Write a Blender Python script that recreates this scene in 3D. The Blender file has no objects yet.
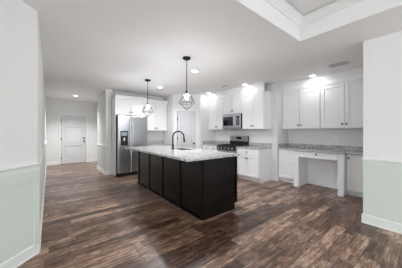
import bpy, bmesh, math, random
from math import sin, cos, pi, radians as R
from mathutils import Vector, Matrix
random.seed(4)
SC = bpy.context.scene
COL = SC.collection
H = 2.68            # ceiling height

# ------------------------------------------------------------------ camera
cam_d = bpy.data.cameras.new('camera'); cam = bpy.data.objects.new('camera', cam_d); COL.objects.link(cam)
cam.location = (0, 0, 1.34); cam.rotation_euler = (R(90), 0, -0.672)
cam_d.sensor_fit = 'HORIZONTAL'; cam_d.sensor_width = 36; cam_d.lens = 36 * 190.97 / 402
cam_d.shift_y = -2.06 / 402; cam_d.clip_start = 0.02
SC.camera = cam
# ------------------------------------------------------------------ world, daylight, exposure
SC.view_settings.view_transform = 'Standard'; SC.view_settings.look = 'None'
SC.view_settings.gamma = 1; SC.view_settings.use_curve_mapping = False
SC.view_settings.exposure = 1.0
w = bpy.data.worlds.new('World'); SC.world = w; w.use_nodes = True
w.node_tree.nodes['Background'].inputs[0].default_value = (0.91, 0.96, 1.0, 1)
w.node_tree.nodes['Background'].inputs[1].default_value = 1.8
BULB = 215

# ------------------------------------------------------------------ materials
def mat(name, col, rough=0.5, metal=0.0, spec=0.5, emit=None, es=0):
    m = bpy.data.materials.new(name); m.use_nodes = True; b = m.node_tree.nodes['Principled BSDF']
    b.inputs['Base Color'].default_value = (*col, 1); b.inputs['Roughness'].default_value = rough
    b.inputs['Metallic'].default_value = metal; b.inputs['Specular IOR Level'].default_value = spec
    if emit: b.inputs['Emission Color'].default_value = (*emit, 1); b.inputs['Emission Strength'].default_value = es
    return m
def bump_noise(m, scale, strength, stretch=None, rough=None):
    nt = m.node_tree; b = nt.nodes['Principled BSDF']
    tc = nt.nodes.new('ShaderNodeTexCoord'); mp = nt.nodes.new('ShaderNodeMapping'); n = nt.nodes.new('ShaderNodeTexNoise')
    if stretch: mp.inputs['Scale'].default_value = stretch
    n.inputs['Scale'].default_value = scale; n.inputs['Detail'].default_value = 3
    bp = nt.nodes.new('ShaderNodeBump'); bp.inputs['Strength'].default_value = strength; bp.inputs['Distance'].default_value = 0.002
    nt.links.new(tc.outputs['Object'], mp.inputs[0]); nt.links.new(mp.outputs[0], n.inputs['Vector'])
    nt.links.new(n.outputs[0], bp.inputs['Height']); nt.links.new(bp.outputs[0], b.inputs['Normal'])
    if rough:
        mr = nt.nodes.new('ShaderNodeMapRange'); mr.inputs['To Min'].default_value = rough[0]; mr.inputs['To Max'].default_value = rough[1]
        nt.links.new(n.outputs[0], mr.inputs[0]); nt.links.new(mr.outputs[0], b.inputs['Roughness'])
    return m
M_WALL = bump_noise(mat('wall_paint', (0.79, 0.79, 0.78), 0.75, spec=0.2), 60, 0.06)
M_CEIL = bump_noise(mat('ceiling_paint', (0.88, 0.88, 0.88), 0.85, spec=0.1), 40, 0.08)
M_TRIM = bump_noise(mat('trim_paint', (0.84, 0.84, 0.84), 0.45, spec=0.35), 30, 0.03)
M_GREEN = bump_noise(mat('sage_paint', (0.66, 0.71, 0.655), 0.55, spec=0.3), 40, 0.04)
M_SAGET = bump_noise(mat('pale_sage_trim', (0.76, 0.79, 0.755), 0.45, spec=0.35), 30, 0.03)
M_STUB = bump_noise(mat('grey_sage_paint', (0.66, 0.69, 0.67), 0.55, spec=0.3), 40, 0.04)
M_CAB = bump_noise(mat('cabinet_white', (0.88, 0.88, 0.885), 0.4, spec=0.4), 30, 0.02)
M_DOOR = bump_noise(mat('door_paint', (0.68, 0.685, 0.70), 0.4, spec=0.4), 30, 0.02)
M_ESP = bump_noise(mat('espresso_wood', (0.006, 0.004, 0.004), 0.35, spec=0.3), 14, 0.12, (1, 1, 14), (0.16, 0.3))
M_BLACK = bump_noise(mat('black_metal', (0.008, 0.008, 0.009), 0.5, 0.0, 0.3), 50, 0.03)
M_BLACKP = bump_noise(mat('black_plastic', (0.015, 0.015, 0.017), 0.25), 50, 0.02)
M_IRON = bump_noise(mat('cast_iron', (0.02, 0.02, 0.02), 0.6), 80, 0.2)
M_STEEL = bump_noise(mat('brushed_steel', (0.52, 0.53, 0.55), 0.28, 1.0), 30, 0.05, (40, 40, 1), (0.22, 0.36))
M_STEELH = bump_noise(mat('brushed_steel_bright', (0.72, 0.72, 0.73), 0.25, 1.0), 30, 0.04, (1, 1, 30), (0.2, 0.32))
M_FSIDE = bump_noise(mat('grey_enamel', (0.10, 0.10, 0.105), 0.5, 0.2), 90, 0.15)
M_DGLASS = bump_noise(mat('dark_glass', (0.01, 0.01, 0.012), 0.06), 3, 0.01)
M_SILV = bump_noise(mat('silver_knob', (0.75, 0.75, 0.76), 0.2, 1.0), 40, 0.02)
M_GREYV = bump_noise(mat('vent_grey', (0.55, 0.55, 0.56), 0.6), 40, 0.02)
M_PLATE = bump_noise(mat('white_plastic', (0.85, 0.85, 0.85), 0.35), 40, 0.02)
M_DISPLAY = bump_noise(mat('display_black', (0.01, 0.012, 0.016), 0.12), 3, 0.01)
M_PANEL = bump_noise(mat('panel_grey', (0.32, 0.34, 0.37), 0.35, 0.5), 30, 0.02)
M_LENS = mat('lamp_lens', (1, 1, 1), 0.4, emit=(1, 0.98, 0.95), es=8)
M_BULB = mat('bulb_glow', (1, 1, 1), 0.3, emit=(0.97, 0.985, 1), es=BULB)
M_SLOT = bump_noise(mat('duct_grey', (0.10, 0.10, 0.10), 0.9), 30, 0.02)

def glass():
    m = bpy.data.materials.new('clear_glass'); m.use_nodes = True; nt = m.node_tree; nt.nodes.clear()
    o = nt.nodes.new('ShaderNodeOutputMaterial'); mx = nt.nodes.new('ShaderNodeMixShader')
    t = nt.nodes.new('ShaderNodeBsdfTransparent'); g = nt.nodes.new('ShaderNodeBsdfGlossy'); g.inputs['Roughness'].default_value = 0.03
    fr = nt.nodes.new('ShaderNodeFresnel'); fr.inputs['IOR'].default_value = 1.28
    nt.links.new(fr.outputs[0], mx.inputs[0]); nt.links.new(t.outputs[0], mx.inputs[1]); nt.links.new(g.outputs[0], mx.inputs[2]); nt.links.new(mx.outputs[0], o.inputs[0])
    return m
M_GLASS = glass()

def ramp(nt, stops):
    r = nt.nodes.new('ShaderNodeValToRGB'); e = r.color_ramp.elements
    while len(e) < len(stops): e.new(0.5)
    for i, (p, c) in enumerate(stops): e[i].position = p; e[i].color = (*c, 1)
    return r
def granite():
    m = mat('granite', (0.5, 0.5, 0.5), 0.12, spec=0.5); nt = m.node_tree; b = nt.nodes['Principled BSDF']
    g = nt.nodes.new('ShaderNodeNewGeometry')
    n1 = nt.nodes.new('ShaderNodeTexNoise'); n1.inputs['Scale'].default_value = 16; n1.inputs['Detail'].default_value = 7; n1.inputs['Roughness'].default_value = 0.75
    r1 = ramp(nt, [(0.30, (0.035, 0.034, 0.034)), (0.42, (0.20, 0.19, 0.18)), (0.52, (0.46, 0.44, 0.43)), (0.66, (0.72, 0.71, 0.70))])
    v = nt.nodes.new('ShaderNodeTexVoronoi'); v.inputs['Scale'].default_value = 75
    r2 = ramp(nt, [(0.0, (0.04, 0.04, 0.04)), (0.30, (0.35, 0.33, 0.31)), (0.55, (0.72, 0.71, 0.70)), (0.9, (0.8, 0.79, 0.78))])
    mx = nt.nodes.new('ShaderNodeMix'); mx.data_type = 'RGBA'; mx.inputs[0].default_value = 0.42
    nt.links.new(g.outputs['Position'], n1.inputs['Vector']); nt.links.new(g.outputs['Position'], v.inputs['Vector'])
    nt.links.new(n1.outputs[0], r1.inputs[0]); nt.links.new(v.outputs['Color'], r2.inputs[0])
    nt.links.new(r1.outputs[0], mx.inputs[6]); nt.links.new(r2.outputs[0], mx.inputs[7]); nt.links.new(mx.outputs[2], b.inputs['Base Color'])
    return m
M_GRAN = granite()
def wood_floor():
    m = mat('plank_floor', (0.2, 0.15, 0.12), 0.38, spec=0.5); nt = m.node_tree; b = nt.nodes['Principled BSDF']; L = nt.links.new
    def math_(op, a=None, v=None, b2=None):
        n = nt.nodes.new('ShaderNodeMath'); n.operation = op
        if a is not None: L(a, n.inputs[0])
        if b2 is not None: L(b2, n.inputs[1])
        elif v is not None: n.inputs[1].default_value = v
        return n.outputs[0]
    g = nt.nodes.new('ShaderNodeNewGeometry'); s = nt.nodes.new('ShaderNodeSeparateXYZ'); L(g.outputs['Position'], s.inputs[0])
    yw = math_('DIVIDE', s.outputs['Y'], 0.135); row = math_('FLOOR', yw); fy = math_('FRACT', yw)
    wn = nt.nodes.new('ShaderNodeTexWhiteNoise'); wn.noise_dimensions = '1D'; L(row, wn.inputs['W'])
    off = math_('MULTIPLY', wn.outputs['Value'], 1.7)
    xs = math_('DIVIDE', math_('ADD', s.outputs['X'], b2=off), 0.8); cell = math_('FLOOR', xs); fx = math_('FRACT', xs)
    cb = nt.nodes.new('ShaderNodeCombineXYZ'); L(row, cb.inputs[0]); L(cell, cb.inputs[1])
    wn2 = nt.nodes.new('ShaderNodeTexWhiteNoise'); wn2.noise_dimensions = '2D'; L(cb.outputs[0], wn2.inputs['Vector'])
    # grain, offset per plank
    mp = nt.nodes.new('ShaderNodeVectorMath'); mp.operation = 'MULTIPLY'; mp.inputs[1].default_value = (1.6, 15, 1); L(g.outputs['Position'], mp.inputs[0])
    ad = nt.nodes.new('ShaderNodeVectorMath'); ad.operation = 'ADD'; L(mp.outputs[0], ad.inputs[0])
    sc = nt.nodes.new('ShaderNodeVectorMath'); sc.operation = 'SCALE'; sc.inputs['Scale'].default_value = 9; L(wn2.outputs['Color'], sc.inputs[0]); L(sc.outputs[0], ad.inputs[1])
    n = nt.nodes.new('ShaderNodeTexNoise'); n.inputs['Scale'].default_value = 2.2; n.inputs['Detail'].default_value = 6; n.inputs['Roughness'].default_value = 0.65; n.inputs['Distortion'].default_value = 1.2; L(ad.outputs[0], n.inputs['Vector'])
    n2 = nt.nodes.new('ShaderNodeTexNoise'); n2.inputs['Scale'].default_value = 7; n2.inputs['Detail'].default_value = 5; n2.inputs['Roughness'].default_value = 0.7
    mp2 = nt.nodes.new('ShaderNodeVectorMath'); mp2.operation = 'MULTIPLY'; mp2.inputs[1].default_value = (0.8, 1.6, 1); L(g.outputs['Position'], mp2.inputs[0]); L(mp2.outputs[0], n2.inputs['Vector'])
    val = math_('ADD', math_('MULTIPLY', wn2.outputs['Value'], 0.40), b2=math_('ADD', math_('MULTIPLY', n.outputs[0], 1.35), b2=math_('MULTIPLY', n2.outputs[0], 0.9)))
    val = math_('SUBTRACT', val, 0.82)
    r = ramp(nt, [(0.18, (0.036, 0.016, 0.010)), (0.40, (0.110, 0.057, 0.037)), (0.62, (0.245, 0.146, 0.098)), (0.92, (0.62, 0.43, 0.31))])
    L(val, r.inputs[0])
    gy = math_('LESS_THAN', math_('MINIMUM', fy, b2=math_('SUBTRACT', None, None)), 0.02) if False else math_('LESS_THAN', fy, 0.022)
    gx = math_('LESS_THAN', fx, 0.004); gap = math_('MAXIMUM', gy, b2=gx)
    mx = nt.nodes.new('ShaderNodeMix'); mx.data_type = 'RGBA'; L(gap, mx.inputs[0]); L(r.outputs[0], mx.inputs[6]); mx.inputs[7].default_value = (0.03, 0.02, 0.016, 1)
    L(mx.outputs[2], b.inputs['Base Color'])
    mr = nt.nodes.new('ShaderNodeMapRange'); mr.inputs['To Min'].default_value = 0.22; mr.inputs['To Max'].default_value = 0.42; L(n.outputs[0], mr.inputs[0]); L(mr.outputs[0], b.inputs['Roughness'])
    b.inputs['Coat Weight'].default_value = 0.10; b.inputs['Coat Roughness'].default_value = 0.2
    bp = nt.nodes.new('ShaderNodeBump'); bp.inputs['Strength'].default_value = 0.12; bp.inputs['Distance'].default_value = 0.003; L(n.outputs[0], bp.inputs['Height']); L(bp.outputs[0], b.inputs['Normal'])
    return m
M_FLOOR = wood_floor()

# ------------------------------------------------------------------ mesh helpers
class MB:
    def __init__(s): s.bm = bmesh.new()
    def box(s, x0, x1, y0, y1, z0, z1, bev=0):
        r = bmesh.ops.create_cube(s.bm, size=1, matrix=Matrix.Translation(((x0+x1)/2, (y0+y1)/2, (z0+z1)/2)) @ Matrix.Diagonal((abs(x1-x0), abs(y1-y0), abs(z1-z0), 1)))
        if bev:
            es = {e for v in r['verts'] for e in v.link_edges}
            bmesh.ops.bevel(s.bm, geom=list(es), offset=bev, segments=2, profile=0.5, affect='EDGES')
        return s
    def prism(s, prof, axis, a, b):
        # profile of 2-D points swept along an axis: 'x' -> (y,z), 'y' -> (x,z), 'z' -> (x,y)
        def P(p, t): return {'x': (t, p[0], p[1]), 'y': (p[0], t, p[1]), 'z': (p[0], p[1], t)}[axis]
        v0 = [s.bm.verts.new(P(p, a)) for p in prof]; v1 = [s.bm.verts.new(P(p, b)) for p in prof]; n = len(prof)
        s.bm.faces.new(v0); s.bm.faces.new(v1[::-1])
        for i in range(n): s.bm.faces.new((v0[i], v1[i], v1[(i+1) % n], v0[(i+1) % n]))
        return s
    def lathe(s, prof, c=(0, 0, 0), axis='z', n=24):
        # (radius, height) pairs
        rings = []
        for r, h in prof:
            ring = []
            for k in range(n if r > 1e-6 else 1):
                a = 2*pi*k/n; p = (r*cos(a), r*sin(a), h)
                if axis == 'y': p = (p[0], -p[2], p[1])
                if axis == 'x': p = (p[2], p[0], p[1])
                ring.append(s.bm.verts.new((c[0]+p[0], c[1]+p[1], c[2]+p[2])))
            rings.append(ring)
        for A, B in zip(rings, rings[1:]):
            for k in range(n):
                f = [A[k % len(A)], A[(k+1) % len(A)], B[(k+1) % len(B)], B[k % len(B)]]
                f = list(dict.fromkeys(f))
                if len(f) > 2: s.bm.faces.new(f)
        for ring in (rings[0], rings[-1]):
            if len(ring) > 2: s.bm.faces.new(ring)
        return s
    def tube(s, pts, r, n=10):
        pts = [Vector(p) for p in pts]; rs = r if isinstance(r, (list, tuple)) else [r]*len(pts)
        prev = None; rings = []
        for i, p in enumerate(pts):
            d = (pts[min(i+1, len(pts)-1)] - pts[max(i-1, 0)]).normalized()
            if prev is None: prev = d.orthogonal().normalized()
            u = (prev - d*prev.dot(d)).normalized(); prev = u; v = d.cross(u)
            rings.append([s.bm.verts.new(p + (u*cos(2*pi*k/n) + v*sin(2*pi*k/n))*rs[i]) for k in range(n)])
        for A, B in zip(rings, rings[1:]):
            for k in range(n): s.bm.faces.new((A[k], A[(k+1) % n], B[(k+1) % n], B[k]))
        s.bm.faces.new(rings[0][::-1]); s.bm.faces.new(rings[-1])
        return s
    def build(s, name, m, parent=None, smooth=False, loc=None):
        bmesh.ops.recalc_face_normals(s.bm, faces=s.bm.faces)
        me = bpy.data.meshes.new(name); s.bm.to_mesh(me); s.bm.free(); me.materials.append(m)
        if smooth:
            for p in me.polygons: p.use_smooth = True
            me.set_sharp_from_angle(angle=R(40))
        o = bpy.data.objects.new(name, me); COL.objects.link(o)
        if parent: o.parent = parent
        if loc: o.location = loc
        return o
def box(name, m, parent, *a, bev=0): return MB().box(*a, bev=bev).build(name, m, parent)
def tag(o, label, cat, group=None, kind=None):
    o['label'] = label; o['category'] = cat
    if group: o['group'] = group
    if kind: o['kind'] = kind
    return o
def thing(name, label, cat, loc=(0, 0, 0), rot=0, group=None):
    o = bpy.data.objects.new(name, None); COL.objects.link(o); o.location = loc; o.rotation_euler = (0, 0, rot); o.empty_display_size = 0.1
    return tag(o, label, cat, group)
def copy_tree(o, parent=None):
    c = o.copy(); COL.objects.link(c)
    if parent: c.parent = parent
    for ch in list(o.children): copy_tree(ch, c)
    return c
def struct(name, m, mb, label=None, cat=None, loc=None, rot=0):
    o = mb.build(name, m); o['kind'] = 'structure'
    if label: o['label'] = label; o['category'] = cat or name.split('_')[0]
    if loc: o.location = loc
    o.rotation_euler = (0, 0, rot)
    return o

# ------------------------------------------------------------------ room shell
struct('floor', M_FLOOR, MB().box(-4, 6.2, -4, 10.3, -0.06, 0), 'brown hardwood plank floor with mixed light and dark boards')
TX0, TX1, TY0, TY1 = -2.2, 2.90, -2.6, 1.30      # ceiling tray opening
c = MB()
c.box(-4, 6.2, TY1, 10.3, H, H+0.05); c.box(TX1, 6.2, -4, TY1, H, H+0.05); c.box(-4, TX0, -4, TY1, H, H+0.05); c.box(TX0, TX1, -4, TY0, H, H+0.05)
struct('ceiling', M_CEIL, c, 'smooth pale grey ceiling over the kitchen')
ZT = H + 0.31
t = MB()
t.box(TX1, TX1+0.03, TY0-0.03, TY1+0.03, H+0.05, ZT); t.box(TX0-0.03, TX0, TY0-0.03, TY1+0.03, H+0.05, ZT)
t.box(TX0, TX1, TY1, TY1+0.03, H+0.05, ZT); t.box(TX0, TX1, TY0-0.03, TY0, H+0.05, ZT)
t.box(TX1-0.004, TX1-0.001, TY0, TY1-0.001, H-0.002, ZT-0.001); t.box(TX0, TX1-0.001, TY1-0.004, TY1-0.001, H-0.002, ZT-0.001)
struct('trim_1', M_WALL, t, 'white upright sides of the ceiling tray at the top edge')
struct('ceiling_tray', M_CEIL, MB().box(TX0-0.03, TX1+0.03, TY0-0.03, TY1+0.03, ZT, ZT+0.04), 'grey raised panel inside the ceiling tray')
cr = MB(); A = 0.085
prof = [(0, 0), (0.010, 0), (0.018, 0.02), (A-0.02, A-0.016), (A, A), (0, A)]
cr.prism([(TY1-0.005-p, ZT-A-0.012+q) for p, q in prof], 'x', TX0, TX1-0.005)
cr.prism([(TX1-0.005-p, ZT-A-0.012+q) for p, q in prof], 'y', TY0, TY1-0.005)
struct('trim_2', M_WALL, cr, 'white crown moulding running inside the ceiling tray')

# near left wall: 45 degrees, from the hall corner (-.1,2.79) back past the camera
S2 = math.sqrt(0.5); AX, AY = -0.10, 2.79; LA = 3.2
def ang_wall(name, m, mb, label=None): return struct(name, m, mb, label, loc=(AX, AY, 0), rot=R(-135))   # local +x runs away from the corner, local +y faces the room
# local +x -> (cos-135, sin-135) = (-.7,-.7); local +y -> (.7,-.7): into the room
RL = 0.985
ang_wall('wall_left', M_WALL, MB().prism([(0, 0), (LA, 0), (LA, -0.12), (0.115, -0.12)], 'z', 0, H), 'white angled wall at the left edge of the photo')
rt = R(-135)
def rail_mb(L, z, x0=0.0):
    m = MB(); m.prism([(0, z-0.065), (0.026, z-0.065), (0.028, z-0.014), (0.042, z-0.004), (0.042, z+0.006), (0, z+0.012)], 'x', x0, L); return m
ws = MB(); ws.box(0, LA, 0.001, 0.008, 0, RL-0.02)
ang_wall('trim_3', M_GREEN, ws, 'sage green wainscot on the angled left wall')
fr = MB(); fr.box(0, LA, 0.008, 0.024, RL-0.165, RL-0.02); fr.box(0, 0.055, 0.008, 0.024, 0.10, RL-0.165)
for k in range(1, 4): fr.box(0.95*k, 0.95*k+0.1, 0.008, 0.024, 0.10, RL-0.165)
ang_wall('trim_4', M_GREEN, fr, 'sage green frame boards of the left wainscot')
ang_wall('trim_5', M_SAGET, rail_mb(LA, RL), 'pale chair rail along the angled left wall')
bbp = [(0.001, 0), (0.022, 0), (0.022, 0.012), (0.016, 0.016), (0.016, 0.112), (0.010, 0.122), (0.001, 0.122)]
ang_wall('baseboard_left', M_SAGET, MB().prism(bbp, 'x', 0, LA), 'pale baseboard under the angled left wall')

# hall
struct('wall_hall_left', M_WALL, MB().box(-0.22, -0.10, 2.86, 9.79, 0, H).prism([(-0.10, 2.79), (-0.10, 2.86), (-0.17, 2.86)], 'z', 0, H), 'white left wall of the hall running to the front door')
hl = MB(); hl.box(-0.0995, -0.092, 2.80, 9.785, 0, RL-0.02); hl.box(-0.092, -0.082, 2.80, 9.785, RL-0.115, RL-0.02)
struct('trim_6', M_GREEN, hl, 'sage green wainscot on the left hall wall')
struct('trim_7', M_TRIM, MB().prism([(-0.0995+a, b) for a, b in [(0, RL-0.022), (0.012, RL-0.022), (0.03, RL-0.008), (0.03, RL+0.004), (0, RL+0.012)]], 'y', 2.80, 9.785), 'pale chair rail on the left hall wall')
struct('baseboard_hall_left', M_TRIM, MB().prism([(-0.0995+a, b) for a, b in bbp], 'y', 2.80, 9.785), 'white baseboard along the left hall wall')
DX0, DX1 = 0.39, 1.27; DH = 2.03
struct('wall_hall_end', M_WALL, MB().box(-0.22, DX0-0.012, 9.79, 9.93, 0, H).box(DX1+0.012, 2.0, 9.79, 9.93, 0, H).box(DX0-0.012, DX1+0.012, 9.79, 9.93, DH+0.012, H), 'pale wall around the front door at the hall end')
struct('wall_hall_right', M_WALL, MB().box(1.75, 1.87, 7.84, 9.79, 0, H).box(1.552, 1.75, 7.72, 7.84, 0, H), 'pale right wall beside the front door')
struct('baseboard_hall_end', M_TRIM, MB().prism([(9.7895-a, b) for a, b in bbp], 'x', -0.07, DX0-0.085).prism([(9.7895-a, b) for a, b in bbp], 'x', DX1+0.085, 1.748), 'white baseboard on the hall end wall')
struct('wall_stub', M_WALL, MB().box(1.39, 1.55, 6.51, 7.84, 0, H), 'white stub wall between the hall and the refrigerator')
st = MB(); st.box(1.382, 1.3895, 6.52, 7.835, 0, 0.88)
struct('trim_8', M_STUB, st, 'pale green wainscot on the stub wall by the refrigerator')
struct('trim_9', M_TRIM, MB().prism([(1.3895-a, b) for a, b in [(0, 0.87), (0.012, 0.87), (0.03, 0.888), (0.03, 0.90), (0, 0.908)]], 'y', 6.50, 7.84), 'white chair rail on the stub wall')
struct('baseboard_stub', M_TRIM, MB().prism([(1.3815-a, b) for a, b in bbp], 'y', 6.49, 7.84).prism([(6.5095-a, b) for a, b in bbp], 'x', 1.36, 1.55), 'white baseboard around the stub wall')

# kitchen walls
struct('wall_kitchen_back', M_WALL, MB().box(1.552, 3.57, 6.70, 6.82, 0, H), 'white kitchen wall behind the refrigerator')
PX0, PY0, PX1, PY1 = 3.45, 5.95, 4.15, 5.25; PL = math.hypot(PX1-PX0, PY1-PY0)
struct('wall_pantry_left', M_WALL, MB().prism([(PX0, PY0), (PX0+0.12, PY0+0.05), (PX0+0.12, 6.698), (PX0, 6.698)], 'z', 0, H), 'short white wall left of the pantry door')
struct('wall_pantry_right', M_WALL, MB().prism([(PX1, PY1), (4.868, PY1), (4.868, PY1+0.12), (PX1+0.05, PY1+0.12)], 'z', 0, H), 'short white wall right of the pantry door')
PD0, PD1 = 0.165, 0.825
pd = MB(); pd.prism([(0, 0), (PD0-0.012, 0), (PD0-0.012, 0.1), (0.1, 0.1)], 'z', 0, H); pd.prism([(PD1+0.012, 0), (PL, 0), (PL-0.1, 0.1), (PD1+0.012, 0.1)], 'z', 0, H); pd.box(PD0-0.012, PD1+0.012, 0, 0.1, DH+0.045, H)
struct('wall_pantry', M_WALL, pd, 'angled white wall around the pantry door', loc=(PX0, PY0, 0), rot=R(-45))
NY = 2.78; NX = 5.50
struct('wall_range', M_WALL, MB().box(4.87, 4.99, NY+0.001, 5.40, 0, H), 'white wall behind the range and cabinets')
struct('wall_niche_left', M_WALL, MB().box(4.992, NX+0.1, NY, NY+0.12, 0, H), 'white left return of the desk recess')
struct('wall_niche', M_WALL, MB().box(NX, NX+0.1, 0.60, NY-0.001, 0, H), 'white wall above the desk counter')
struct('wall_right', M_WALL, MB().box(3.65, 3.80, -3.8, 0.72, 0, H).box(3.80, NX-0.001, 0.60, 0.72, 0, H), 'white near wall at the right edge of the photo')
struct('baseboard_range', M_TRIM, MB().prism([(4.8695-a, b) for a, b in bbp], 'y', NY-0.018, 2.945).prism([(NY-a, b) for a, b in bbp], 'x', 4.85, 4.905), 'white baseboard under the wall strip beside the desk')
struct('baseboard_kitchen', M_TRIM, MB().prism([(PY1-0.001-a, b) for a, b in bbp], 'x', 4.18, 4.2), 'white baseboard by the pantry')
RR = 0.94
struct('trim_10', M_GREEN, MB().box(3.642, 3.6495, -3.8, 0.72, 0, RR-0.02).box(3.622, 3.642, -3.8, 0.72, RR-0.09, RR-0.02), 'sage green wainscot on the right wall')
struct('trim_11', M_SAGET, MB().prism([(3.6495-a, b) for a, b in [(0, RR-0.022), (0.030, RR-0.022), (0.040, RR-0.008), (0.040, RR+0.004), (0, RR+0.008)]], 'y', -3.8, 0.725), 'pale green chair rail on the right wall')
struct('baseboard_right', M_SAGET, MB().prism([(3.6415-a, b*1.06) for a, b in bbp], 'y', -3.8, 0.735), 'pale baseboard under the right wall')

# ------------------------------------------------------------------ doors
def panels(mb, x0, x1, y, rows, zt, mar=0.115, dep=0.028):
    # stiles and rails standing proud of recessed panels, each with a raised field
    a, b = x0+mar, x1-mar
    mb.box(x0+0.003, a, y-dep, y, 0.012, zt-0.003); mb.box(b, x1-0.003, y-dep, y, 0.012, zt-0.003)
    zs = [0.012] + [z for r in rows for z in r] + [zt-0.003]
    for z0, z1 in zip(zs[::2], zs[1::2]): mb.box(a, b, y-dep, y, z0, z1)
    for z0, z1 in rows: mb.prism([(a+0.04, y), (a+0.05, y-dep+0.010), (b-0.05, y-dep+0.010), (b-0.04, y)], 'z', z0+0.045, z1-0.045)
def casing(x0, x1, zt, y, wd=0.075):
    m = MB(); m.box(x0-wd, x0, y-0.018, y, 0, zt+wd); m.box(x1, x1+wd, y-0.018, y, 0, zt+wd); m.box(x0, x1, y-0.018, y, zt, zt+wd)
    m.box(x0-wd, x0-wd+0.014, y-0.026, y-0.018, 0, zt+wd); m.box(x1+wd-0.014, x1+wd, y-0.026, y-0.018, 0, zt+wd); m.box(x0-wd, x1+wd, y-0.026, y-0.018, zt+wd-0.014, zt+wd)
    ys = y+0.060      # unseen stop and threshold strips, added to block light leaking round the leaf
    m.box(x0-0.001, x0+0.035, ys, ys+0.03, 0, zt); m.box(x1-0.035, x1+0.001, ys, ys+0.03, 0, zt); m.box(x0, x1, ys, ys+0.03, zt-0.035, zt+0.001); m.box(x0, x1, ys, ys+0.03, 0, 0.035)
    return m
def room_door(name, label, x0, x1, y, zt, rows, hinge_z, knob_zs, knob_x, loc=(0, 0, 0), rot=0):
    m = MB().box(x0+0.003, x1-0.003, y+0.030, y+0.048, 0.012, zt-0.003)
    panels(m, x0, x1, y+0.030, rows, zt)
    d = struct(name, M_DOOR, m, label, 'door', loc, rot)
    for z in hinge_z: box('hinge', M_BLACK, d, x0-0.006, x0+0.016, y-0.012, y+0.004, z-0.05, z+0.05)
    for i, z in enumerate(knob_zs):
        k = MB().lathe([(0, 0), (0.034, 0), (0.034, 0.008), (0.014, 0.012), (0.012, 0.035), (0.028, 0.042), (0.031, 0.055), (0.024, 0.068), (0, 0.070)] if i == 0 else [(0, 0), (0.034, 0), (0.034, 0.012), (0.028, 0.022), (0, 0.024)], (knob_x, y+0.005, z), 'y', 16)
        k.build('door_handle' if i == 0 else 'deadbolt', M_BLACK, d, True)
    return d
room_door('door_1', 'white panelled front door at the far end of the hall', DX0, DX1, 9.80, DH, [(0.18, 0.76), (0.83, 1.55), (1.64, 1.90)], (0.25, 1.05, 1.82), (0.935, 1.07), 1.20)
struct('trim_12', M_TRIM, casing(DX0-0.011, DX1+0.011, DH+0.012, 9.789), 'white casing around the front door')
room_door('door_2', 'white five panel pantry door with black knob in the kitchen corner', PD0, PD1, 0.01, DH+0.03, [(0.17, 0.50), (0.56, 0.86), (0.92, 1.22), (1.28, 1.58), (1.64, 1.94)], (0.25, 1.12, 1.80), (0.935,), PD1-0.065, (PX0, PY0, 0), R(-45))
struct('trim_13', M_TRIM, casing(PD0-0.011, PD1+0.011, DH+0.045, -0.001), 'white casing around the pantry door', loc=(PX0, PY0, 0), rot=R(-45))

# ------------------------------------------------------------------ cabinets (local: x along the front, front faces -y, back at y=0)
def shaker(x0, x1, z0, z1, y, fw=0.057, th=0.02):
    m = MB()
    m.box(x0, x0+fw, y, y+th, z0, z1); m.box(x1-fw, x1, y, y+th, z0, z1)
    m.box(x0+fw, x1-fw, y, y+th, z0, z0+fw); m.box(x0+fw, x1-fw, y, y+th, z1-fw, z1)
    m.box(x0+fw-0.002, x1-fw+0.002, y+0.014, y+th, z0+fw-0.002, z1-fw+0.002)
    return m
def slab(x0, x1, z0, z1, y, th=0.02): return MB().box(x0, x1, y, y+th, z0, z1, bev=0.003)
def knob(parent, x, y, z):
    MB().lathe([(0, 0), (0.010, 0), (0.006, 0.006), (0.006, 0.014), (0.017, 0.018), (0.020, 0.024), (0.016, 0.030), (0, 0.032)], (x, y, z), 'y', 14).build('knob', M_BLACK, parent, True)
def cabinet(name, label, loc, rot, w, d, z0, z1, doors=(), drawers=(), toe=0, crown=None, group=None, cat='cabinet', m=None, fw=0.057, under=True):
    m = m or M_CAB; g = 0.002
    t = thing(name, label, cat, loc, rot, group)
    b = MB()
    if toe:
        b.box(g, w-g, -d, -g, toe, z1); b.box(g, w-g, -d+0.07, -g, 0, toe)
    else: b.box(g, w-g, -d, -g, z0, z1)
    b.build('body', m, t)
    y = -d-0.021
    for dr in doors:
        x0, x1, a, bb, side = dr[:5]
        o = shaker(x0+0.004, x1-0.004, a, bb, y, fw).build('door', m, t)
        if side: knob(o, (x1-0.033 if side[0] == 'r' else x0+0.033), y, (a+0.085 if side[1] == 'b' else bb-0.07))
    for x0, x1, a, bb, ks in drawers:
        o = slab(x0+0.003, x1-0.003, a, bb, y).build('drawer', m, t)
        for kx in ks: knob(o, kx, y, (a+bb)/2)
    if crown:
        zt = crown; yy = -d
        hc = min(0.11, zt-z1-0.01); zc = zt-hc
        MB().prism([(yy+0.02, z1), (yy-0.022, z1), (yy-0.022, zc), (yy-0.032, zc+0.012), (yy-0.036, zc+0.03), (yy-0.066, zt-0.022), (yy-0.074, zt-0.018), (yy-0.074, zt), (yy+0.02, zt)], 'x', g, w-g).build('crown_moulding', m, t)
    return t
RA = R(-90)
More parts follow.
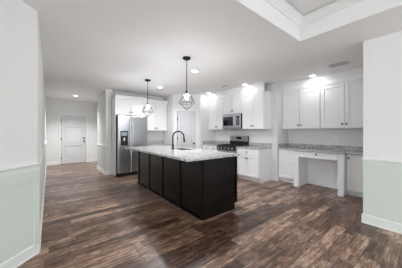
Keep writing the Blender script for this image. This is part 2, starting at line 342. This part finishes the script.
# --- range wall (x = 4.87), origin at the high-y end
UG = 'white wall cabinets'
XW = 4.868; UD = 0.345; UZ0, UZ1, UC = 1.425, 2.46, H-0.002
uy = lambda w, a, b, z0=UZ0+0.004, z1=UZ1-0.025: [(0.012, w/2-0.002, z0, z1, 'rb'), (w/2+0.002, w-0.012, z0, z1, 'lb')]
cabinet('wall_cabinet', 'white two door wall cabinet left of the microwave, next to the pantry wall', (XW, 5.245, 0), RA, 0.785, UD, UZ0, UZ1, [(0.10, 0.44, UZ0+0.004, UZ1-0.025, 'rb'), (0.444, 0.773, UZ0+0.004, UZ1-0.025, 'lb')], crown=UC, group=UG)
cabinet('wall_cabinet', 'short white two door wall cabinet directly above the microwave', (XW, 4.458, 0), RA, 0.756, UD, 1.905, UZ1, uy(0.756, 0, 0, 1.915), crown=UC, group=UG)
cabinet('wall_cabinet', 'tall white two door wall cabinet right of the microwave', (XW, 3.70, 0), RA, 0.745, UD, UZ0, UZ1, uy(0.745, 0, 0), crown=UC, group=UG)
BG = 'white base cabinets'
cabinet('base_cabinet', 'white base cabinet between pantry wall and range, mostly behind the island', (XW, 5.245, 0), RA, 0.783, 0.585, 0, 0.888, [(0.012, 0.39, 0.125, 0.69, 'rt'), (0.394, 0.772, 0.125, 0.69, 'lt')], [(0.012, 0.39, 0.71, 0.868, (0.20,)), (0.394, 0.772, 0.71, 0.868, (0.58,))], toe=0.105, group=BG)
cabinet('base_cabinet', 'white base cabinet with one wide drawer right of the range', (XW, 3.698, 0), RA, 0.745, 0.585, 0, 0.888, [(0.012, 0.371, 0.125, 0.69, 'rt'), (0.374, 0.733, 0.125, 0.69, 'lt')], [(0.012, 0.733, 0.71, 0.868, (0.3725,))], toe=0.105, group=BG)
def counter(name, label, loc, rot, segs, z0, z1, splash=None, side=None):
    t = thing(name, label, 'countertop', loc, rot)
    m = MB()
    for x0, x1, y0, y1 in segs: m.box(x0, x1, y0, y1, z0, z1, bev=0.003)
    m.build('slab', M_GRAN, t)
    if splash: box('backsplash', M_GRAN, t, splash[0], splash[1], -0.024, -0.002, z1, z1+0.10, bev=0.002)
    if side: box('side_splash', M_GRAN, t, side[0], side[1], side[2], -0.026, z1, z1+0.10, bev=0.002)
    return t
counter('countertop', 'speckled granite counter piece between pantry wall and range', (XW, 5.247, 0), RA, [(0.002, 0.783, -0.63, -0.002)], 0.8885, 0.92, (0.024, 0.783), (0.001, 0.022, -0.62))
counter('countertop', 'speckled granite counter piece right of the range', (XW, 3.695, 0), RA, [(0, 0.755, -0.63, -0.002)], 0.8885, 0.92, (0, 0.755))

# --- microwave
t = thing('microwave', 'stainless over the range microwave under the short cabinet', 'microwave', (XW, 4.456, 0), RA); W = 0.752; D = 0.40
box('body', M_BLACKP, t, 0.002, W-0.002, -D, -0.002, 1.445, 1.90, bev=0.004)
dr = box('door', M_STEEL, t, 0.003, 0.565, -D-0.032, -D-0.001, 1.475, 1.885, bev=0.004)
box('window', M_DGLASS, dr, 0.045, 0.470, -D-0.036, -D-0.031, 1.535, 1.815)
MB().tube([(0.525, -D-0.03, 1.53), (0.525, -D-0.062, 1.545), (0.525, -D-0.062, 1.815), (0.525, -D-0.03, 1.83)], 0.011).build('handle', M_STEELH, dr, True)
cp = box('control_panel', M_STEEL, t, 0.568, W-0.003, -D-0.032, -D-0.001, 1.475, 1.885, bev=0.004)
box('keypad', M_DGLASS, cp, 0.590, 0.715, -D-0.036, -D-0.031, 1.54, 1.735); box('display', M_DISPLAY, cp, 0.590, 0.715, -D-0.036, -D-0.031, 1.75, 1.82)
for i in range(3):
    for j in range(4): box('button', M_PANEL, cp, 0.606+i*0.034, 0.628+i*0.034, -D-0.0375, -D-0.0362, 1.557+j*0.044, 1.580+j*0.044)
box('top_vent', M_STEEL, t, 0.003, W-0.003, -D-0.020, -D-0.001, 1.886, 1.899)
b = MB().box(0.003, W-0.003, -D-0.028, -D-0.001, 1.446, 1.473)
b.build('bottom_grille', M_PANEL, t)

# --- range
t = thing('range', 'stainless gas range with black grates between the base cabinets', 'range', (XW, 4.458, 0), RA); W = 0.756; D = 0.64
box('body', M_STEEL, t, 0.003, W-0.003, -D, -0.003, 0.04, 0.895)
box('cooktop', M_BLACKP, t, 0.003, W-0.003, -D-0.02, -0.07, 0.896, 0.918, bev=0.004)
for k in range(2):
    x0 = 0.03+k*0.355
    gm = MB()
    for yy in (-0.63, -0.51, -0.36, -0.21, -0.10): gm.box(x0, x0+0.34, yy, yy+0.014, 0.936, 0.952)
    for xx in (x0, x0+0.108, x0+0.217, x0+0.326): gm.box(xx, xx+0.014, -0.63, -0.086, 0.936, 0.952)
    for xx in (x0, x0+0.326):
        for yy in (-0.63, -0.36, -0.10): gm.box(xx, xx+0.014, yy, yy+0.014, 0.9185, 0.938)
    gm.build('grate', M_IRON, t)
    for yy in (-0.24, -0.50): MB().lathe([(0, 0), (0.045, 0), (0.045, 0.008), (0.03, 0.010), (0.03, 0.016), (0, 0.017)], (x0+0.17, yy, 0.9185), 'z', 18).build('burner', M_IRON, t, True)
fp = box('front_panel', M_BLACKP, t, 0.003, W-0.003, -D-0.045, -D-0.001, 0.79, 0.894, bev=0.006)
for k in range(5): MB().lathe([(0, 0), (0.024, 0), (0.026, 0.006), (0.021, 0.012), (0.019, 0.034), (0, 0.036)], (0.09+k*0.144, -D-0.045, 0.842), 'y', 18).build('knob', M_SILV, fp, True)
od = box('oven_door', M_STEEL, t, 0.006, W-0.006, -D-0.035, -D-0.001, 0.24, 0.782, bev=0.005)
box('oven_window', M_DGLASS, od, 0.12, W-0.12, -D-0.039, -D-0.034, 0.36, 0.62)
MB().tube([(0.07, -D-0.034, 0.725), (0.07, -D-0.085, 0.725), (W-0.07, -D-0.085, 0.725), (W-0.07, -D-0.034, 0.725)], 0.012).build('oven_handle', M_STEELH, od, True)
box('storage_drawer', M_STEEL, t, 0.006, W-0.006, -D-0.03, -D-0.001, 0.055, 0.232, bev=0.005)
for xx in (0.03, W-0.07):
    for yy in (-0.60, -0.08): box('foot', M_BLACKP, t, xx, xx+0.04, yy, yy+0.04, 0, 0.04)
bg = box('backguard', M_STEEL, t, 0.006, W-0.006, -0.068, -0.026, 0.92, 1.215, bev=0.006)
box('display', M_DISPLAY, bg, 0.29, 0.50, -0.073, -0.067, 1.105, 1.185)
box('lower_strip', M_BLACKP, bg, 0.006, W-0.006, -0.076, -0.067, 0.945, 1.045)
box('end_cap', M_BLACKP, bg, W-0.006, W-0.0005, -0.075, -0.026, 0.92, 1.215)

# --- kitchen back wall: refrigerator, cabinets
t = thing('refrigerator', 'stainless side by side refrigerator beside the hall stub wall', 'refrigerator', (1.595, 6.69, 0)); W = 0.92
box('body', M_FSIDE, t, 0.004, W-0.004, -0.67, -0.01, 0.06, 1.80, bev=0.006)
zb, zt = 0.10, 1.835
fz = box('freezer_door', M_STEEL, t, 0.003, 0.378, -0.742, -0.675, zb, zt, bev=0.012)
fd = box('fridge_door', M_STEEL, t, 0.386, W-0.003, -0.742, -0.675, zb, zt, bev=0.012)
for par, xx in ((fz, 0.345), (fd, 0.420)):
    MB().tube([(xx, -0.742, 0.70), (xx, -0.800, 0.73), (xx, -0.805, 1.2), (xx, -0.800, 1.64), (xx, -0.742, 1.67)], 0.013, 12).build('handle', M_STEELH, par, True)
dp = MB(); dp.box(0.070, 0.285, -0.752, -0.7425, 0.93, 1.37); dp.box(0.070, 0.092, -0.762, -0.752, 0.93, 1.37); dp.box(0.263, 0.285, -0.762, -0.752, 0.93, 1.37); dp.box(0.092, 0.263, -0.762, -0.752, 1.345, 1.37); dp.box(0.092, 0.263, -0.768, -0.752, 0.93, 0.955)
dp.build('water_dispenser', M_BLACKP, fz)
box('control_panel', M_PANEL, fz, 0.092, 0.263, -0.761, -0.752, 1.225, 1.335)
box('lever', M_SILV, fz, 0.155, 0.20, -0.760, -0.752, 1.07, 1.17, bev=0.003)
box('toe_grille', M_BLACKP, t, 0.01, W-0.01, -0.69, -0.672, 0.015, 0.09)
for xx in (0.02, W-0.12): box('hinge_cover', M_FSIDE, t, xx, xx+0.1, -0.72, -0.60, 1.8355, 1.855, bev=0.004)
for xx in (0.05, W-0.09):
    for yy in (-0.62, -0.10): box('foot', M_BLACKP, t, xx, xx+0.04, yy, yy+0.04, 0, 0.06)
BZ, BC = 2.37, 2.48
tag(box('refrigerator_side_panel', M_CAB, None, 1.556, 1.575, 6.10, 6.698, 0, BZ), 'tall white panel between stub wall and refrigerator', 'panel')
cabinet('wall_cabinet', 'white two door wall cabinet directly above the refrigerator', (1.578, 6.698, 0), 0, 0.96, 0.48, 1.872, BZ, [(0.012, 0.478, 1.882, BZ-0.02, 'rb'), (0.482, 0.948, 1.882, BZ-0.02, 'lb')], crown=BC, group=UG)
cabinet('wall_cabinet', 'white two door wall cabinet between refrigerator and pantry wall', (2.542, 6.698, 0), 0, 0.904, 0.33, 1.385, BZ, [(0.012, 0.45, 1.39, BZ-0.02, 'rb'), (0.454, 0.892, 1.39, BZ-0.02, 'lb')], crown=BC, group=UG)
cabinet('base_cabinet', 'white base cabinet right of the refrigerator, half hidden by the island', (2.542, 6.698, 0), 0, 0.904, 0.585, 0, 0.878, [(0.012, 0.45, 0.125, 0.69, 'rt'), (0.454, 0.892, 0.125, 0.69, 'lt')], [(0.012, 0.45, 0.71, 0.86, (0.23,)), (0.454, 0.892, 0.71, 0.86, (0.67,))], toe=0.105, group=BG)
counter('countertop', 'speckled granite counter piece right of the refrigerator', (2.542, 6.699, 0), 0, [(0.0, 0.905, -0.63, -0.002)], 0.8785, 0.91, (0, 0.905))

# --- desk recess (x = 5.50)
XD = NX - 0.002
DUZ1 = 2.45
for lab, y1, wd in (('white two door wall cabinet over the desk, next to the range wall', NY-0.004, 0.965), ('white two door wall cabinet over the desk, nearest the right wall', NY-0.971, 0.965)):
    cabinet('wall_cabinet', lab, (XD, y1, 0), RA, wd, 0.365, UZ0, DUZ1, [(0.012, wd/2-0.006, UZ0+0.006, DUZ1-0.03, 'rb'), (wd/2+0.006, wd-0.012, UZ0+0.006, DUZ1-0.03, 'lb')], crown=H-0.002, group=UG, fw=0.065)
tag(box('cabinet_filler', M_CAB, None, 5.125, XD, 0.725, NY-0.971-0.967, UZ0, DUZ1), 'narrow white filler strip beside the desk wall cabinets, at the right wall', 'panel')
cabinet('base_cabinet', 'narrow white single door base cabinet left of the desk opening', (XD, NY-0.004, 0), RA, 0.503, 0.565, 0, 0.878, [(0.012, 0.491, 0.125, 0.862, None)], toe=0.105, group=BG)
cabinet('base_cabinet', 'white single door base cabinet right of the desk, with one black knob', (XD, 1.245, 0), RA, 0.52, 0.565, 0, 0.878, [(0.012, 0.50, 0.125, 0.862, 'lt')], toe=0.105, group=BG)
t = thing('desk', 'white built in desk with drawer and open knee space', 'desk', (XD, 2.272, 0), RA); DW = 1.025; DD = XD-4.75
for x0, x1 in ((0.002, 0.108), (DW-0.108, DW-0.002)):
    lg = box('leg', M_CAB, t, x0, x1, -DD, -0.21, 0, 0.878)
    MB().box(x0-0.001 if x0 > .1 else x0, x1+0.001, -DD-0.012, -DD-0.0005, 0, 0.045).box(x0, x1, -DD-0.006, -DD-0.0005, 0.045, 0.055).build('foot_trim', M_CAB, lg)
box('back_panel', M_CAB, t, 0.11, DW-0.11, -0.21, -0.19, 0, 0.74)
box('base_moulding', M_CAB, t, 0.11, DW-0.11, -0.222, -0.2105, 0, 0.09)
box('apron', M_CAB, t, 0.11, DW-0.11, -DD+0.03, -0.19, 0.745, 0.878)
o = slab(0.112, DW-0.112, 0.735, 0.872, -DD-0.001, 0.02).build('drawer', M_CAB, t); knob(o, DW/2, -DD-0.001, 0.825)
counter('desk_countertop', 'speckled granite counter with bump out over the desk', (XD, NY-0.002, 0), RA, [(0.0, 0.497, -0.625, -0.002), (0.497, 1.545, -0.785, -0.002), (1.545, 2.056, -0.625, -0.002)], 0.8785, 0.912, (0, 2.056), (0.0, 0.02, -0.60))

# ------------------------------------------------------------------ island
IX0, IX1, IY0, IY1 = 1.83, 2.60, 2.255, 4.97; IZ = 0.918
t = thing('kitchen_island', 'espresso brown kitchen island base with vertical battens', 'kitchen island', ((IX0+IX1)/2, (IY0+IY1)/2, 0))
ox, oy = (IX0+IX1)/2, (IY0+IY1)/2
def ibox(name, m, x0, x1, y0, y1, z0, z1, bev=0, par=None): return box(name, m, par or t, x0-ox, x1-ox, y0-oy, y1-oy, z0, z1, bev=bev)
ibox('side_panel', M_ESP, IX0, IX0+0.02, IY0, IY1, 0, IZ)
for y in (IY0, 2.88, 3.56, 4.22, 4.87):
    ibox('batten', M_ESP, IX0-0.018, IX0-0.0005, y, y+(0.075 if y > IY0 else 0.05), 0.0, IZ)
ibox('base_shoe', M_ESP, IX0-0.028, IX0-0.0185, IY0, IY1, 0, 0.022)
for nm, y0, y1, f0, f1 in (('end_panel', IY0, IY0+0.02, IY0-0.016, IY0-0.0005), ('end_panel', IY1-0.02, IY1, IY1+0.0005, IY1+0.016)):
    e = MB()
    e.box(IX0+0.021-ox, IX1-0.07-ox, y0-oy, y1-oy, 0, IZ); e.box(IX1-0.07-ox, IX1-ox, y0-oy, y1-oy, 0.105, IZ)
    ep = e.build(nm, M_ESP, t)
    fr = MB()
    fr.box(IX0-ox, IX0+0.20-ox, f0-oy, f1-oy, 0, IZ); fr.box(IX1-0.035-ox, IX1-ox, f0-oy, f1-oy, 0.105, IZ); fr.box(IX0+0.20-ox, IX1-0.035-ox, f0-oy, f1-oy, IZ-0.05, IZ)
    fr.box(IX0+0.20-ox, IX1-0.035-ox, f0-oy, f1-oy, 0.105, 0.21); fr.box(IX0+0.20-ox, IX1-0.07-ox, f0-oy, f1-oy, 0, 0.105)
    fr.build('end_frame', M_ESP, ep)
    if y0 == IY0:
        ou = ibox('outlet', M_BLACKP, 2.305, 2.375, IY0-0.006, IY0-0.0005, 0.645, 0.755, par=ep)
        MB().box(2.325-ox, 2.355-ox, IY0-0.009-oy, IY0-0.006-oy, 0.665, 0.695).box(2.325-ox, 2.355-ox, IY0-0.009-oy, IY0-0.006-oy, 0.705, 0.735).build('sockets', M_ESP, ou)
ibox('back_frame', M_ESP, IX1-0.02, IX1, IY0+0.021, IY1-0.021, 0.105, IZ)
ibox('toe_kick', M_ESP, IX1-0.09, IX1-0.07, IY0+0.021, IY1-0.021, 0, 0.104)
ibox('floor_deck', M_ESP, IX0+0.021, IX1-0.021, IY0+0.021, IY1-0.021, 0.105, 0.12)
n = 5; wd = (IY1-IY0-0.05)/n
for k in range(n):
    y0 = IY0+0.025+k*wd
    m = MB(); fw = 0.057; a, b = y0+0.003-oy, y0+wd-0.003-oy; X0, X1 = IX1+0.0005-ox, IX1+0.02-ox
    m.box(X0, X1, a, a+fw, 0.125, IZ-0.02); m.box(X0, X1, b-fw, b, 0.125, IZ-0.02); m.box(X0, X1, a+fw, b-fw, 0.125, 0.125+fw); m.box(X0, X1, a+fw, b-fw, IZ-0.02-fw, IZ-0.02); m.box(X0, X1-0.009, a+fw, b-fw, 0.125+fw, IZ-0.02-fw)
    dd = m.build('door', M_ESP, t)
    MB().lathe([(0, 0), (0.010, 0), (0.006, 0.014), (0.016, 0.022), (0, 0.032)], (X1, b-0.035, IZ-0.11), 'x', 12).build('knob', M_BLACK, dd, True)
CX0, CX1, CY0, CY1 = 1.52, 2.65, 2.215, 5.02; CZ0, CZ1 = 0.9185, 0.952
SX0, SX1, SY0, SY1 = 2.235, 2.555, 3.42, 4.08
t = thing('island_countertop', 'large speckled granite slab on the dark island', 'countertop', ((CX0+CX1)/2, (CY0+CY1)/2, 0)); cx, cy = (CX0+CX1)/2, (CY0+CY1)/2
bm = bmesh.new()
o4 = [(CX0, CY0), (CX1, CY0), (CX1, CY1), (CX0, CY1)]; i4 = [(SX0, SY0), (SX1, SY0), (SX1, SY1), (SX0, SY1)]
V = {}
for zi, z in enumerate((CZ0, CZ1)):
    for r, q in enumerate((o4, i4)):
        for k, (x, y) in enumerate(q): V[zi, r, k] = bm.verts.new((x-cx, y-cy, z))
for k in range(4):
    j = (k+1) % 4
    for zi in (0, 1): bm.faces.new((V[zi, 0, k], V[zi, 0, j], V[zi, 1, j], V[zi, 1, k]))
    for r in (0, 1): bm.faces.new((V[0, r, k], V[0, r, j], V[1, r, j], V[1, r, k]))
bmesh.ops.recalc_face_normals(bm, faces=bm.faces)
bmesh.ops.bevel(bm, geom=[e for e in bm.edges if len(e.link_faces) == 2 and e.calc_face_angle(0) > 1], offset=0.003, segments=2, affect='EDGES')
mb = MB(); mb.bm.free(); mb.bm = bm; mb.build('slab', M_GRAN, t)
t = thing('kitchen_sink', 'dark undermount sink set into the island counter', 'sink', ((SX0+SX1)/2, (SY0+SY1)/2, 0.72)); sx, sy = (SX1-SX0)/2, (SY1-SY0)/2
m = MB(); zt = CZ0-0.72-0.0008
m.box(-sx-0.012, sx+0.012, -sy-0.012, sy+0.012, 0, 0.012); m.box(-sx-0.012, -sx, -sy-0.012, sy+0.012, 0.012, zt); m.box(sx, sx+0.0085, -sy-0.012, sy+0.012, 0.012, zt); m.box(-sx, sx, -sy-0.012, -sy, 0.012, zt); m.box(-sx, sx, sy, sy+0.012, 0.012, zt)
m.build('bowl', M_FSIDE, t); MB().lathe([(0, 0), (0.045, 0), (0.045, 0.004), (0.03, 0.002), (0, 0.002)], (0, 0, 0.0125), 'z', 20).build('drain', M_STEELH, t, True)
t = thing('faucet', 'tall black gooseneck faucet on the island counter', 'faucet', (2.175, 3.75, CZ1))
d = Vector((0.90, -0.44, 0)); zz = Vector((0, 0, 1)); RD = 0.125; Z0 = 0.275
pts = [Vector((0, 0, 0.0)), Vector((0, 0, 0.1)), Vector((0, 0, 0.2)), Vector((0, 0, Z0))]
for k in range(1, 15):
    a = pi - k*(pi*1.02)/14; pts.append(d*(RD + RD*cos(a)) + zz*(Z0 + RD*sin(a)))
MB().lathe([(0, 0), (0.030, 0), (0.030, 0.006), (0.024, 0.012), (0.022, 0.10), (0.017, 0.115), (0, 0.115)], (0, 0, 0), 'z', 20).build('base', M_BLACK, t, True)
MB().tube(pts, 0.0155, 14).build('spout', M_BLACK, t, True)
e = pts[-1]; MB().tube([e, e-zz*0.02+d*0.001, e-zz*0.10+d*0.008, e-zz*0.115+d*0.009], [0.016, 0.019, 0.022, 0.016], 14).build('spray_head', M_BLACK, t, True)
s = Vector((0.44, 0.90, 0)) * -1
MB().tube([s*0.018+zz*0.07, s*0.045+zz*0.075, s*0.06+zz*0.082, s*0.075+zz*0.13], [0.011, 0.011, 0.008, 0.006], 10).build('lever', M_BLACK, t, True)

# ------------------------------------------------------------------ pendants
def pendant(loc, label, rot=0):
    t = thing('pendant_light', label, 'pendant light', loc, rot, 'geometric pendants over the island')
    MB().lathe([(0, 0), (0.075, 0), (0.075, -0.010), (0.062, -0.030), (0.02, -0.045), (0, -0.046)], (0, 0, -0.0005), 'z', 28).build('canopy', M_BLACK, t, True)
    MB().tube([(0, 0, -0.04), (0, 0, -0.3), (0, 0, -0.57)], 0.007, 8).build('rod', M_BLACK, t, True)
    MB().lathe([(0, 0), (0.010, 0), (0.018, -0.02), (0.017, -0.07), (0, -0.072)], (0, 0, -0.585), 'z', 16).build('socket', M_BLACK, t, True)
    b = MB().lathe([(0, 0), (0.014, 0), (0.015, -0.015), (0.024, -0.04), (0.028, -0.065), (0.021, -0.088), (0, -0.096)], (0, 0, -0.657), 'z', 18).build('bulb', M_BULB, t, True)
    zt, z1, z2, zb = -0.60, -0.705, -0.825, -0.945
    top = [(0.024*cos(2*pi*k/6), 0.024*sin(2*pi*k/6), zt) for k in range(6)]
    n = 5
    up = [(0.103*cos(2*pi*(k+.5)/n), 0.103*sin(2*pi*(k+.5)/n), z1) for k in range(n)]
    lo = [(0.145*cos(2*pi*k/n), 0.145*sin(2*pi*k/n), z2) for k in range(n)]
    bt = (0, 0, zb); tp = (0, 0, zt)
    m = MB(); r = 0.0036; segs = []
    for k in range(n):
        j = (k+1) % n
        segs += [(tp, up[k]), (up[k], lo[k]), (up[k], lo[j]), (lo[k], lo[j]), (lo[k], bt)]
    for a, b_ in segs: m.tube([a, b_], r, 6)
    cg = m.build('cage', M_BLACK, t)
    g = MB(); vs = lambda *P: g.bm.faces.new([g.bm.verts.new(Vector(p)*1) for p in P])
    for k in range(n):
        j = (k+1) % n
        vs(up[k], lo[k], lo[j]); vs(up[k], up[j], lo[j]); vs(lo[k], lo[j], bt); vs(tp, up[k], up[j])
    g.build('glass_panes', M_GLASS, cg)
    return t
pendant((1.945, 2.86, H), 'black geometric cage pendant over the nearer end of the island', R(20))
pendant((1.985, 4.70, H), 'black geometric cage pendant over the far end of the island, nearest refrigerator', R(38))

# ------------------------------------------------------------------ ceiling fittings
def can(x, y, power, spread, label):
    t = thing('ceiling_light', label, 'ceiling light', (x, y, H), 0, 'round recessed ceiling lights')
    m = MB().lathe([(0.062, -0.001), (0.085, -0.001), (0.085, -0.006), (0.062, -0.012), (0.062, -0.001)], n=32); m.build('trim_ring', M_PLATE, t, True)
    MB().lathe([(0, -0.002), (0.061, -0.002), (0.061, -0.008), (0, -0.0085)], n=28).build('lens', M_LENS, t)
    d = bpy.data.lights.new('downlight', 'AREA'); d.shape = 'DISK'; d.size = 0.12; d.energy = power; d.spread = R(spread); d.color = (0.97, 0.985, 1)
    o = bpy.data.objects.new('downlight', d); COL.objects.link(o); o.parent = t; o.location = (0, 0, -0.016)
for x, y, e, sp, l in ((2.51, 3.37, 15, 140, 'round recessed ceiling light right of the near pendant'), (2.59, 5.22, 9, 140, 'round recessed ceiling light between the two pendants'),
                (4.90, 1.90, 1.5, 180, 'round recessed ceiling light in front of the desk wall cabinets'), (4.32, 3.45, 0.7, 180, 'round recessed ceiling light near the cabinet right of the microwave'),
                (4.32, 5.00, 0.6, 180, 'round recessed ceiling light near the pantry wall corner'), (0.77, 8.40, 18, 120, 'round recessed ceiling light in the hall before the front door')):
    can(x, y, e, sp, l)
def vent(x, y, wx, wy, label, nx):
    t = thing('ceiling_vent', label, 'ceiling vent', (x, y, H), 0, 'ceiling air vents'); f = 0.025
    m = MB(); m.box(-wx/2, wx/2, -wy/2, -wy/2+f, -0.008, -0.0005); m.box(-wx/2, wx/2, wy/2-f, wy/2, -0.008, -0.0005); m.box(-wx/2, -wx/2+f, -wy/2+f, wy/2-f, -0.008, -0.0005); m.box(wx/2-f, wx/2, -wy/2+f, wy/2-f, -0.008, -0.0005)
    m.build('frame', M_PLATE, t)
    box('backing', M_SLOT, t, -wx/2+f, wx/2-f, -wy/2+f, wy/2-f, -0.002, -0.0006)
    s = MB(); n = nx
    for k in range(n):
        p = -wx/2+f+0.008+k*(wx-2*f-0.016)/(n-1); s.box(p-0.0045, p+0.0045, -wy/2+f, wy/2-f, -0.007, -0.0021)
    s.build('louvers', M_GREYV, t)
vent(4.47, 1.26, 0.28, 0.37, 'white framed ceiling vent in front of the desk cabinets', 11)
vent(4.02, 3.95, 0.22, 0.36, 'grey ceiling vent above the aisle before the microwave', 9)
t = thing('smoke_detector', 'small round smoke detector on the ceiling beside the near vent', 'smoke detector', (4.78, 1.42, H))
MB().lathe([(0, -0.0005), (0.062, -0.0005), (0.062, -0.02), (0.050, -0.034), (0, -0.036)], n=28).build('housing', M_PLATE, t, True)
MB().lathe([(0, -0.0361), (0.012, -0.0361), (0.012, -0.040), (0, -0.040)], (0.02, 0.02, 0), n=12).build('button', M_GREYV, t)

# ------------------------------------------------------------------ plates
def plate(name, label, cat, loc, rot, parts, w=0.072, h=0.115):
    t = thing(name, label, cat, loc, rot)
    box('cover_plate', M_PLATE, t, -w/2, w/2, -0.006, -0.0008, -h/2, h/2, bev=0.002)
    for nm, x0, x1, z0, z1 in parts: box(nm, M_PLATE, t, x0, x1, -0.010, -0.0061, z0, z1)
plate('light_switch', 'white light switch on the left hall wall near the corner', 'light switch', (-0.10, 2.93, 1.27), R(90), [('rocker', -0.017, 0.017, -0.033, 0.033)])
plate('wall_outlet', 'white outlet on the wall above the desk counter', 'outlet', (NX, 1.61, 1.19), RA, [('socket', -0.015, 0.015, 0.008, 0.036), ('socket', -0.015, 0.015, -0.036, -0.008)])
